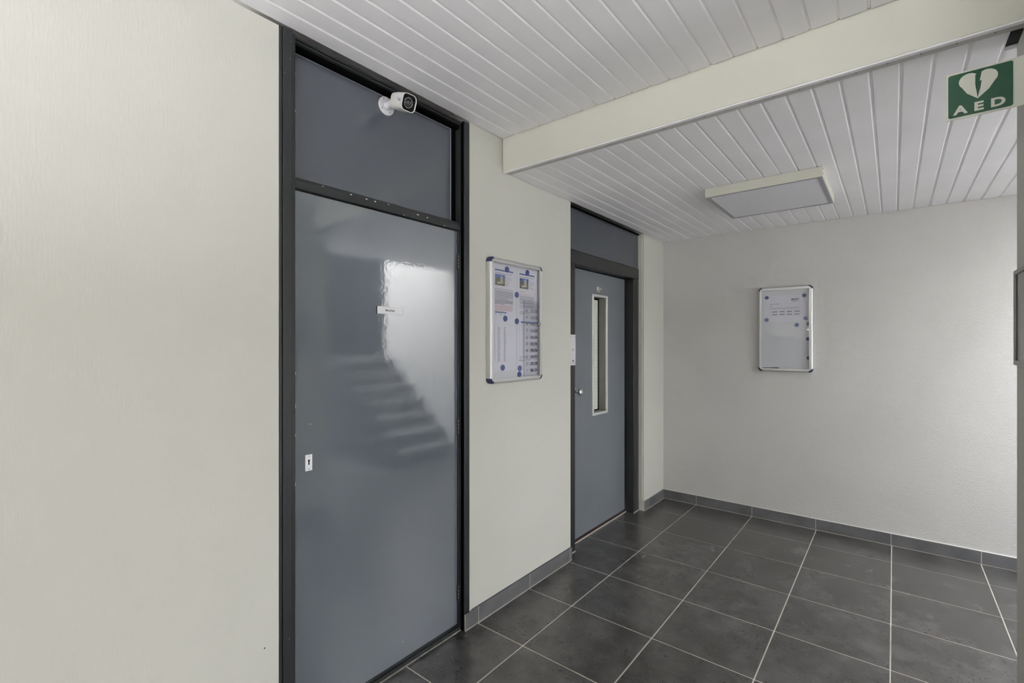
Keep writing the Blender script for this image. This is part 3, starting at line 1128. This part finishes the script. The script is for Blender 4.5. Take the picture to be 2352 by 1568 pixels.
# lock bar seen through the glass of the first board
MB().box(2.190 - B1Y, 2.372 - B1Y, -0.0185, -0.0165, 1.592 - B1Z, 1.600 - B1Z, bev=.0006).build('lock_bar', 'ink_blue', nb1)

# papers on the large board: origin at lower left of the sheet, local frame like the wall


def paper(name, loc, rz, w, h, label, cat='paper', group=None, material='paper', t=0.0006):
    r = empty(name, loc, rz)
    tag(r, label, cat, group)
    MB().box(0, w, -t, 0, 0, h).build('sheet', material, r)
    return r


def ink(parent, name, material, rects, y=-0.0010, kind=None):
    mb = MB()
    for (a0, a1, b0, b1) in rects:
        mb.sheet(a0, a1, b0, b1, y)
    return mb.build(name, material, parent, kind=kind)


def text_lines(x0, x1, z_top, z_bot, n, th, last=0.6):
    out = []
    for i in range(n):
        z = z_top - (z_top - z_bot) * i / max(1, n - 1)
        e = x1 - random.uniform(0, .006)
        if i == n - 1:
            e = x0 + (x1 - x0) * last
        # words
        x = x0
        while x < e - 0.002:
            wl_ = random.uniform(0.004, 0.016)
            out.append((x, min(x + wl_, e), z - th / 2, z + th / 2))
            x += wl_ + 0.0013
    return out


PX = 0.0068     # in front of the board's back panel


def pin(Yv, Zv):
    return Yv - B1Y, Zv - B1Z


def building_photo(pr, x0, x1, z0, z1):
    ph = MB().box(x0, x1, -0.0013, -0.0007, z0, z1).build('photograph', 'photo_trees', pr)
    w, h = x1 - x0, z1 - z0
    mb = MB()
    mb.sheet(x0, x1, z0 + h * .80, z1, -0.0016)
    mb.sheet(x0 + w * .15, x0 + w * .30, z0 + h * .62, z1, -0.0016)
    mb.sheet(x0, x0 + w * .16, z0 + h * .70, z1, -0.0016)
    mb.sheet(x0 + w * .78, x1, z0 + h * .60, z1, -0.0016)
    mb.build('photo_sky', 'photo_sky', ph)
    mb = MB()
    mb.sheet(x0 + w * .50, x0 + w * .74, z0 + h * .18, z0 + h * .90, -0.0018)
    mb.sheet(x0 + w * .20, x0 + w * .62, z0 + h * .14, z0 + h * .32, -0.0018)
    for q in range(5):
        mb.sheet(x0 + w * (.46 + .03 * (q % 2)), x0 + w * .84, z0 + h * (.24 + .13 * q), z0 + h * (.28 + .13 * q), -0.0019)
    mb.build('photo_building', 'photo_building', ph)


# left newsletter sheet (upper and lower half hang as one column of two sheets)
for (name, Ya, Yb, lab) in (('newsletter', 1.948, 2.160, 'left newsletter with a building photo and red paragraph on the large notice board'),
                            ('newsletter', 2.167, 2.366, 'right newsletter with a building photo and a red heading on the large notice board')):
    za, zb = 1.578, 1.912
    pr = paper(name, (PX, Ya, za), R90, Yb - Ya, zb - za, lab)
    W, H = Yb - Ya, zb - za
    ink(pr, 'title_bar', 'ink_blue', [(0.022, W - 0.030, H - 0.038, H - 0.030)])
    ink(pr, 'subtitle', 'ink_grey', text_lines(0.022, W - .035, H - .050, H - .051, 2, .0022, .9))
    building_photo(pr, 0.024, 0.108, H - 0.118, H - 0.058)
    ink(pr, 'caption', 'ink_grey', [(0.116, 0.116 + random.uniform(.02, .06), H - .066 - .0055 * q, H - .0645 - .0055 * q) for q in range(10)])
    if Ya < 2:
        ink(pr, 'heading', 'ink_mid', text_lines(0.022, W - .028, H - .139, H - .140, 1, .0024, 1.0))
        ink(pr, 'paragraph', 'ink_mid', text_lines(0.022, W - .028, H - .149, H - .192, 9, .0026, .7))
        ink(pr, 'paragraph', 'ink_dark', text_lines(0.022, W - .028, H - .199, H - .221, 5, .0026, .5))
        ink(pr, 'red_paragraph', 'ink_red', text_lines(0.022, W - .032, H - .228, H - .262, 8, .0024, .5))
        ink(pr, 'table_bar', 'ink_blue', [(0.022, 0.122, H - .271, H - .265)])
        ink(pr, 'table_rows', 'ink_grey', kind='stuff', rects=[(0.024, 0.032, H - .276 - .0055 * q, H - .2745 - .0055 * q) for q in range(3)] +
            [(0.056, 0.084, H - .276 - .0055 * q, H - .2745 - .0055 * q) for q in range(3)] + [(0.096, 0.112, H - .276 - .0055 * q, H - .2745 - .0055 * q) for q in range(3)])
    else:
        ink(pr, 'red_heading', 'ink_red', text_lines(0.022, W - .11, H - .137, H - .138, 1, .0026, 1.0))
        ink(pr, 'red_heading', 'ink_red', text_lines(0.022, W - .07, H - .153, H - .154, 1, .0024, 1.0))
        ink(pr, 'paragraph', 'ink_grey', text_lines(0.022, W - .03, H - .162, H - .193, 8, .0024, .8))
        ink(pr, 'paragraph', 'ink_mid', text_lines(0.022, W - .03, H - .199, H - .203, 2, .0024, .9))
        ink(pr, 'red_line', 'ink_red', text_lines(0.022, 0.07, H - .209, H - .210, 1, .0024, 1.0))
        ink(pr, 'paragraph', 'ink_mid', text_lines(0.022, W - .03, H - .217, H - .233, 3, .0024, .2))
        ink(pr, 'paragraph', 'ink_grey', text_lines(0.022, W - .07, H - .252, H - .268, 4, .0024, .5))

pr = paper('name_list', (PX, 1.946, 1.318), R90, 0.212, 0.256, 'sheet with two faint grey columns of names low on the large notice board')
rows = 62
ink(pr, 'list_column', 'ink_grey', kind='stuff', rects=[(0.020, 0.025, .052 + .195 * q / rows, .0535 + .195 * q / rows) for q in range(rows)] +
    [(0.047, 0.058 + random.uniform(0, .016), .052 + .195 * q / rows, .0535 + .195 * q / rows) for q in range(rows)] +
    [(0.100, 0.110 + random.uniform(0, .012), .052 + .195 * q / rows, .0535 + .195 * q / rows) for q in range(rows)])
pr = paper('letter_sheet', (PX, 2.166, 1.300), R90, 0.211, 0.275, 'letter sheet with a narrow table behind the floor list on the large notice board')
ink(pr, 'table_lines', 'ink_grey', [(0.022, 0.023, .10, .27), (0.049, 0.0497, .10, .27), (.094, .0945, .10, .27), (.10, .1005, .10, .27)])
ink(pr, 'closing_lines', 'ink_mid', [(0.020, 0.10, .0945, .0965), (0.020, 0.10, .0860, .0880), (.018, .050, .0760, .0780), (.018, .130, .0715, .0735), (.018, .060, .0670, .0690)])

# floor list in a clear sleeve, standing in front of the letters
fl_ = empty('floor_list', (0.0115, 2.226, 1.274), R90)
tag(fl_, 'clear sleeve listing floors and flat numbers at the right of the large notice board', 'list')
MB().sheet(0, 0.150, 0, 0.452, 0).build('sleeve', 'clear_film', fl_)
MB().box(-0.002, 0.0008, -0.0012, 0, 0, 0.452).build('sleeve_edge', 'ink_mid', fl_)
MB().sheet(0.0, 0.150, 0.404, 0.436, -0.0005).build('sleeve_strip', 'clear_film', fl_)
FL = [('10e', '322-320'), ('9e', '318-316'), ('8e', '314-312'), ('7e', '310-308'), ('6e', '306-304'), ('5e', '302-300'),
      ('4e', '298-296'), ('3e', '294-292'), ('2e', '290-288'), ('1e', '286-284')]
for i, (a, b) in enumerate(FL):
    z = 0.391 - i * 0.0395
    text_mesh('floor_number', a[:-1], 0.026, 'ink_dark', fl_, 0.032, z, -0.0016, 'RIGHT', bold=0.0004, sx=0.8)
    text_mesh('ordinal_mark', a[-1], 0.013, 'ink_dark', fl_, 0.034, z + .004, -0.0016, 'LEFT', bold=0.0003, sx=0.8)
    text_mesh('flat_numbers', b, 0.027, 'ink_dark', fl_, 0.134, z, -0.0016, 'RIGHT', bold=0.0004, sx=0.80)

# magnets
mag_me = None


def magnet(loc, rz, r, label, group, material='magnet_blue'):
    mb = MB().lathe([(0, 0), (r, 0), (r, 0.0035), (r * .93, 0.0045), (r * .88, 0.0035), (r * .80, 0.0033), (0, 0.0036)], (0, 0, 0), (0, -1, 0), 30)
    o = mb.build('magnet', material, None, smooth=35, loc=loc, rz=rz)
    tag(o, label, 'magnet', group)
    return o


for Yv, Zv, lab in ((2.072, 1.889, 'blue round magnet at the top of the left newsletter'),
                    (2.264, 1.893, 'blue round magnet at the top of the right newsletter'),
                    (2.162, 1.753, 'blue round magnet between the two newsletters, upper one'),
                    (2.162, 1.600, 'blue round magnet at the left end of the dark lock bar'),
                    (2.057, 1.611, 'blue round magnet under the table bar of the left newsletter'),
                    (2.034, 1.336, 'blue round magnet low on the sheet with name columns'),
                    (2.190, 1.326, 'blue round magnet beside the foot of the floor list, upper of two'),
                    (2.186, 1.291, 'blue round magnet at the very bottom edge of the large notice board')):
    magnet((PX + 0.0008, Yv, Zv), R90, 0.0168, lab, 'magnets on the large notice board')

# small board: one landscape sheet with a table
SH0, SH1, SZ0, SZ1 = 0.868, 1.164, 1.654, 1.866
pr = paper('schedule_sheet', (SH0, BACK_Y - PX, SZ0), 0, SH1 - SH0, SZ1 - SZ0, 'landscape sheet with a two-row table and logo on the small notice board')


def sx2(x):
    return x - SH0


def sz2(z):
    return z - SZ0


ink(pr, 'heading', 'ink_mid', text_lines(sx2(.910), sx2(.984), sz2(1.797), sz2(1.7965), 1, .0034, 1.0))
ink(pr, 'heading', 'ink_mid', text_lines(sx2(.910), sx2(.932), sz2(1.780), sz2(1.7795), 1, .0034, 1.0))
ink(pr, 'paragraph', 'ink_grey', text_lines(sx2(.908), sx2(1.122), sz2(1.766), sz2(1.756), 3, .0022, 1.0))
cells = []
for z in (1.7325, 1.7095):
    for k in range(4):
        x = .926 + .053 * k
        cells.append((sx2(x), sx2(x + .037), sz2(z - .0028), sz2(z + .0028)))
ink(pr, 'table_entries', 'ink_dark', cells)
tl = []
for z in (1.7455, 1.7215, 1.699):
    tl.append((sx2(.908), sx2(1.122), sz2(z), sz2(z + .0008)))
for k in range(5):
    tl.append((sx2(.908 + .0535 * k), sx2(.9088 + .0535 * k), sz2(1.699), sz2(1.7455)))
ink(pr, 'table_lines', 'ink_grey', tl)
# logo: dark M and R around a blue faceted ring
text_mesh('logo_letters', 'M', 0.026, 'ink_dark', pr, sx2(1.0735), sz2(1.8275), -0.0012, bold=0.0002)
text_mesh('logo_letters', 'R', 0.026, 'ink_dark', pr, sx2(1.1120), sz2(1.8285), -0.0012, bold=0.0003)
mb = MB()
cxl, czl = sx2(1.0935), sz2(1.8265)
ro = [(0, .0135), (.0075, .006), (.0095, -.002), (.004, -.0095), (-.001, -.0105), (-.007, -.0045), (-.0075, .004), (-.0035, .0085)]
ri = [(x * .52, z * .50 - .0012) for x, z in ro]
A = [mb.bm.verts.new((cxl + x, -0.0014, czl + z)) for x, z in ro]
B = [mb.bm.verts.new((cxl + x, -0.0014, czl + z)) for x, z in ri]
for i in range(8):
    mb.bm.faces.new((A[i], A[(i + 1) % 8], B[(i + 1) % 8], B[i]))
mb.build('logo_ring', 'logo_blue', pr)
ink(pr, 'logo_line', 'ink_mid', text_lines(sx2(1.066), sx2(1.119), sz2(1.8105), sz2(1.8100), 1, .0022, 1.0))

for Xv, Zv, lab in ((0.886, 1.853, 'dark blue magnet at the upper left corner of the landscape sheet'),
                    (1.154, 1.857, 'dark blue magnet at the upper right corner of the landscape sheet'),
                    (0.884, 1.667, 'dark blue magnet at the lower left corner of the landscape sheet'),
                    (1.164, 1.673, 'dark blue magnet at the lower right corner of the landscape sheet'),
                    (1.103, 1.622, 'dark blue magnet on the bare panel just below the landscape sheet'),
                    (1.184, 1.628, 'dark blue magnet half hidden behind the frame just above the lock of the small board'),
                    (1.181, 1.508, 'dark blue magnet half hidden behind the frame just below the lock of the small board'),
                    (1.1855, 1.356, 'dark blue magnet half hidden low behind the right frame of the small board')):
    magnet((Xv, BACK_Y - PX - 0.0008, Zv), 0, 0.0142, lab, 'magnets on the small notice board')

# pen lying on the bottom rail of the small board
pe = empty('pen', (0.858, BACK_Y - 0.0125, B2Z + 0.0262), 0)
tag(pe, 'blue marker pen lying at the bottom of the small notice board', 'pen')
MB().lathe([(0, 0), (0.0022, 0.001), (0.0022, 0.058), (0.0034, 0.062), (0.0036, 0.110), (0, 0.112)], (0, 0, 0.0037), (1, 0, 0), 14).build('pen_barrel', 'ink_blue', pe, smooth=40)
MB().lathe([(0.0040, 0), (0.0043, 0.002), (0.0043, 0.044), (0.002, 0.048), (0, 0.048)], (0.070, 0, 0.0043), (1, 0, 0), 14).build('pen_cap', 'ink_mid', pe, smooth=40)

# ------------------------------------------------------------------ ceiling lamp
LX0, LX1, LY0, LY1, LZ = 0.797, 1.412, 3.056, 3.688, 2.377
lp = empty('ceiling_lamp', (LX0, LY0, LZ))
tag(lp, 'flat square ceiling lamp in a cream box, switched off, on the lower board ceiling', 'lamp')
LW, LD, LH = LX1 - LX0, LY1 - LY0, LOW_Z - LZ - 0.001
m = MB()
m.box(0, LW, 0, 0.012, 0.0, LH, bev=0.0008)
m.box(0, LW, LD - 0.012, LD, 0.0, LH, bev=0.0008)
m.box(0, 0.012, 0.012, LD - 0.012, 0.0, LH, bev=0.0008)
m.box(LW - 0.012, LW, 0.012, LD - 0.012, 0.0, LH, bev=0.0008)
m.build('housing', 'lamp_cream', lp)
m = MB()
m.box(0.004, LW - 0.004, 0.004, 0.018, -0.0015, 0.004)
m.box(0.004, LW - 0.004, LD - 0.018, LD - 0.004, -0.0015, 0.004)
m.box(0.004, 0.024, 0.018, LD - 0.018, -0.0015, 0.004)
m.box(LW - 0.024, LW - 0.004, 0.018, LD - 0.018, -0.0015, 0.004)
m.build('bezel', 'lamp_frame', lp)
MB().box(0.022, LW - 0.022, 0.016, LD - 0.016, 0.0015, 0.006).build('diffuser', 'lamp_diffuser', lp)
for zz in (0.018, 0.040):
    MB().lathe([(0, 0), (0.003, 0), (0.003, 0.003), (0, 0.003)], (LW, 0.006, zz), (1, 0, 0), 8).build('screw', 'screw_steel', lp)

# ------------------------------------------------------------------ AED sign, standing out from the partition
SGY = 2.058
sg = empty('aed_sign', (1.8425, SGY, 2.180), 0)
tag(sg, 'green and white AED sign with a heart and lightning bolt sticking out from the partition', 'sign')
SW, SH_ = 0.1775, 0.148
# panel with a flange bent towards the wall
mb = MB()
mb.box(0, 0.1535, -0.0015, 0.0015, 0, SH_, bev=0.0006)
mb.prism([(0.1530, 0.0015), (0.1530, -0.0015), (SW, -0.0100), (SW, -0.0070)], 'z', 0.0, SH_ + 0.0)
mb.build('panel', 'sign_white', sg)
GX0, GX1, GZ0, GZ1 = 0.0055, 0.1495, 0.0065, 0.1425
gw, gh = GX1 - GX0, GZ1 - GZ0
mb = MB()
mb.bm.faces.new([mb.bm.verts.new((GX0 + gw / 2 + p[0], -0.0019, GZ0 + gh / 2 + p[1])) for p in rsq(gw, gh, 0.006, 5)])
mb.build('green_field', 'sign_green', sg)


def su(u, v, y):
    return (GX0 + gw * u, y, GZ0 + gh * v)


# heart outline
hp = []
NH = 14
tip = (0.468, 0.335)
hp.append(tip)
hp.append((0.30, 0.50))
for i in range(NH + 1):        # left lobe
    a = math.radians(225 - 190 * i / NH)
    hp.append((0.330 + 0.160 * math.cos(a), 0.785 + 0.170 * math.sin(a)))
hp.append((0.470, 0.880))
for i in range(NH + 1):        # right lobe
    a = math.radians(145 - 190 * i / NH)
    hp.append((0.615 + 0.162 * math.cos(a), 0.780 + 0.172 * math.sin(a)))
hp.append((0.64, 0.50))
hv = []
mb = MB()
cen = mb.bm.verts.new(su(0.47, 0.70, -0.0021))
vs = [mb.bm.verts.new(su(u, v, -0.0021)) for u, v in hp]
for i in range(len(vs)):
    mb.bm.faces.new((cen, vs[i], vs[(i + 1) % len(vs)]))
bmesh.ops.recalc_face_normals(mb.bm, faces=mb.bm.faces[:])
mb.build('heart', 'sign_white', sg)
mb = MB()
BOLT = [(.530, .930), (.430, .885), (.430, .652), (.460, .664), (.452, .490), (.469, .503), (.466, .350), (.510, .570), (.488, .558), (.530, .735), (.498, .722)]
mb.bm.faces.new([mb.bm.verts.new(su(u, v, -0.0023)) for u, v in BOLT])
bmesh.ops.triangulate(mb.bm, faces=mb.bm.faces[:])
mb.build('bolt', 'sign_green', sg)
for ch, u in (('A', .195), ('E', .482), ('D', .775)):
    text_mesh('letter', ch, 0.036, 'sign_white', sg, GX0 + gw * u, GZ0 + gh * .148, -0.0022, bold=0.0015, sx=1.22)

# ------------------------------------------------------------------ framed panel on the partition (right edge)
wf = empty('wall_frame', (RW_X, 2.040, 1.407), -R90)
tag(wf, 'grey framed display panel hanging on the partition at the right edge', 'frame')
FW, FH, FD = 0.42, 0.279, 0.030
m = MB()
m.box(0, FW, -FD, 0, FH - 0.013, FH, bev=0.001)
m.box(0, FW, -FD, 0, 0, 0.013, bev=0.001)
m.box(0, 0.013, -FD, 0, 0.0125, FH - 0.0125, bev=0.001)
m.box(FW - 0.013, FW, -FD, 0, 0.0125, FH - 0.0125, bev=0.001)
m.build('frame_border', 'grey_frame', wf)
MB().box(0.012, FW - 0.012, -FD + 0.006, -0.002, 0.012, FH - 0.012).build('panel', 'grey_panel', wf)
MB().box(0.013, 0.0165, -FD + 0.0045, -FD + .008, 0.013, FH - 0.013).build('inner_seal', 'ink_dark', wf)

# ------------------------------------------------------------------ staircase in the stairwell (seen in the door's reflection)
st = empty('staircase', (2.72, 3.45, 0))
tag(st, 'dark staircase rising along the back wall inside the stairwell', 'staircase', kind='structure')
NS, RISE, RUN = 7, 0.178, 0.215
for k in range(NS):
    MB().box(k * RUN, k * RUN + RUN + .02, 0.03, 0.96, (k + 1) * RISE - .05, (k + 1) * RISE, bev=.004).build('step', 'stair_tread', st)
m = MB().prism([(-0.02, 0.0), (NS * RUN + .02, 0.0), (NS * RUN + .02, NS * RISE + .16), (NS * RUN, NS * RISE + .16), (-0.02, .16)], 'y', 0, 0.05)
m.build('stringer', 'stair_dark', st)

LDX = NS * RUN
MB().box(LDX + .02, HALL_X - 2.72, 0.03, 0.97, NS * RISE - .05, NS * RISE + .001).build('landing', 'stair_tread', st)
MB().box(LDX + .02, HALL_X - 2.72, 0, 0.05, 0, NS * RISE + .16).build('landing_edge', 'stair_dark', st)
d3 = empty('added_dark_door', (4.33, BACK_Y, NS * RISE), 0)  # added unseen door, darkens part of the cupboard door's reflection
tag(d3, 'added dark door on the stair landing, darkening the reflection', 'door', kind='structure')
MB().box(0, 0.84, -0.03, 0, 0, 2.1).build('door_leaf', 'stair_dark', d3)
m = MB()
m.box(-.05, 0, -.04, 0, 0, 2.15)
m.box(.84, .87, -.04, 0, 0, 2.15)
m.box(-.05, .87, -.04, 0, 2.1, 2.15)
m.build('frame', 'frame_dark', d3)
MB().lathe([(0, 0), (.02, 0), (.02, .01), (.008, .012), (.008, .04), (.025, .05), (.02, .07), (0, .072)], (.08, -.03, 1.05), (0, -1, 0), 16).build('door_knob', 'knob_chrome', d3, smooth=50)

m = MB().box(HALL_X - .025, HALL_X, 3.66, BACK_Y - .045, NS * RISE, 3.3)  # added unseen panel, keeps the end wall dark in the reflection
o = m.build('added_dark_trim', 'stair_dark')
tag(o, 'added dark panel on the landing end wall, darkening the reflection', 'panelling', kind='structure')

# small dark knock in the left wall and filled screw holes in the back wall
MB().lathe([(0, 0), (0.0028, 0), (0.0016, 0.0007), (0, 0.0008)], (0, 0.750, 0.407), (1, 0, 0), 9).build('wall_mark', 'ink_dark', wl)
for (xm, zm) in ((1.055, 0.456), (2.321, 0.163)):
    MB().lathe([(0, 0), (0.006, 0), (0.004, 0.002), (0, 0.0022)], (xm, BACK_Y, zm), (0, -1, 0), 9).build('wall_mark', 'rough_plaster', wb)
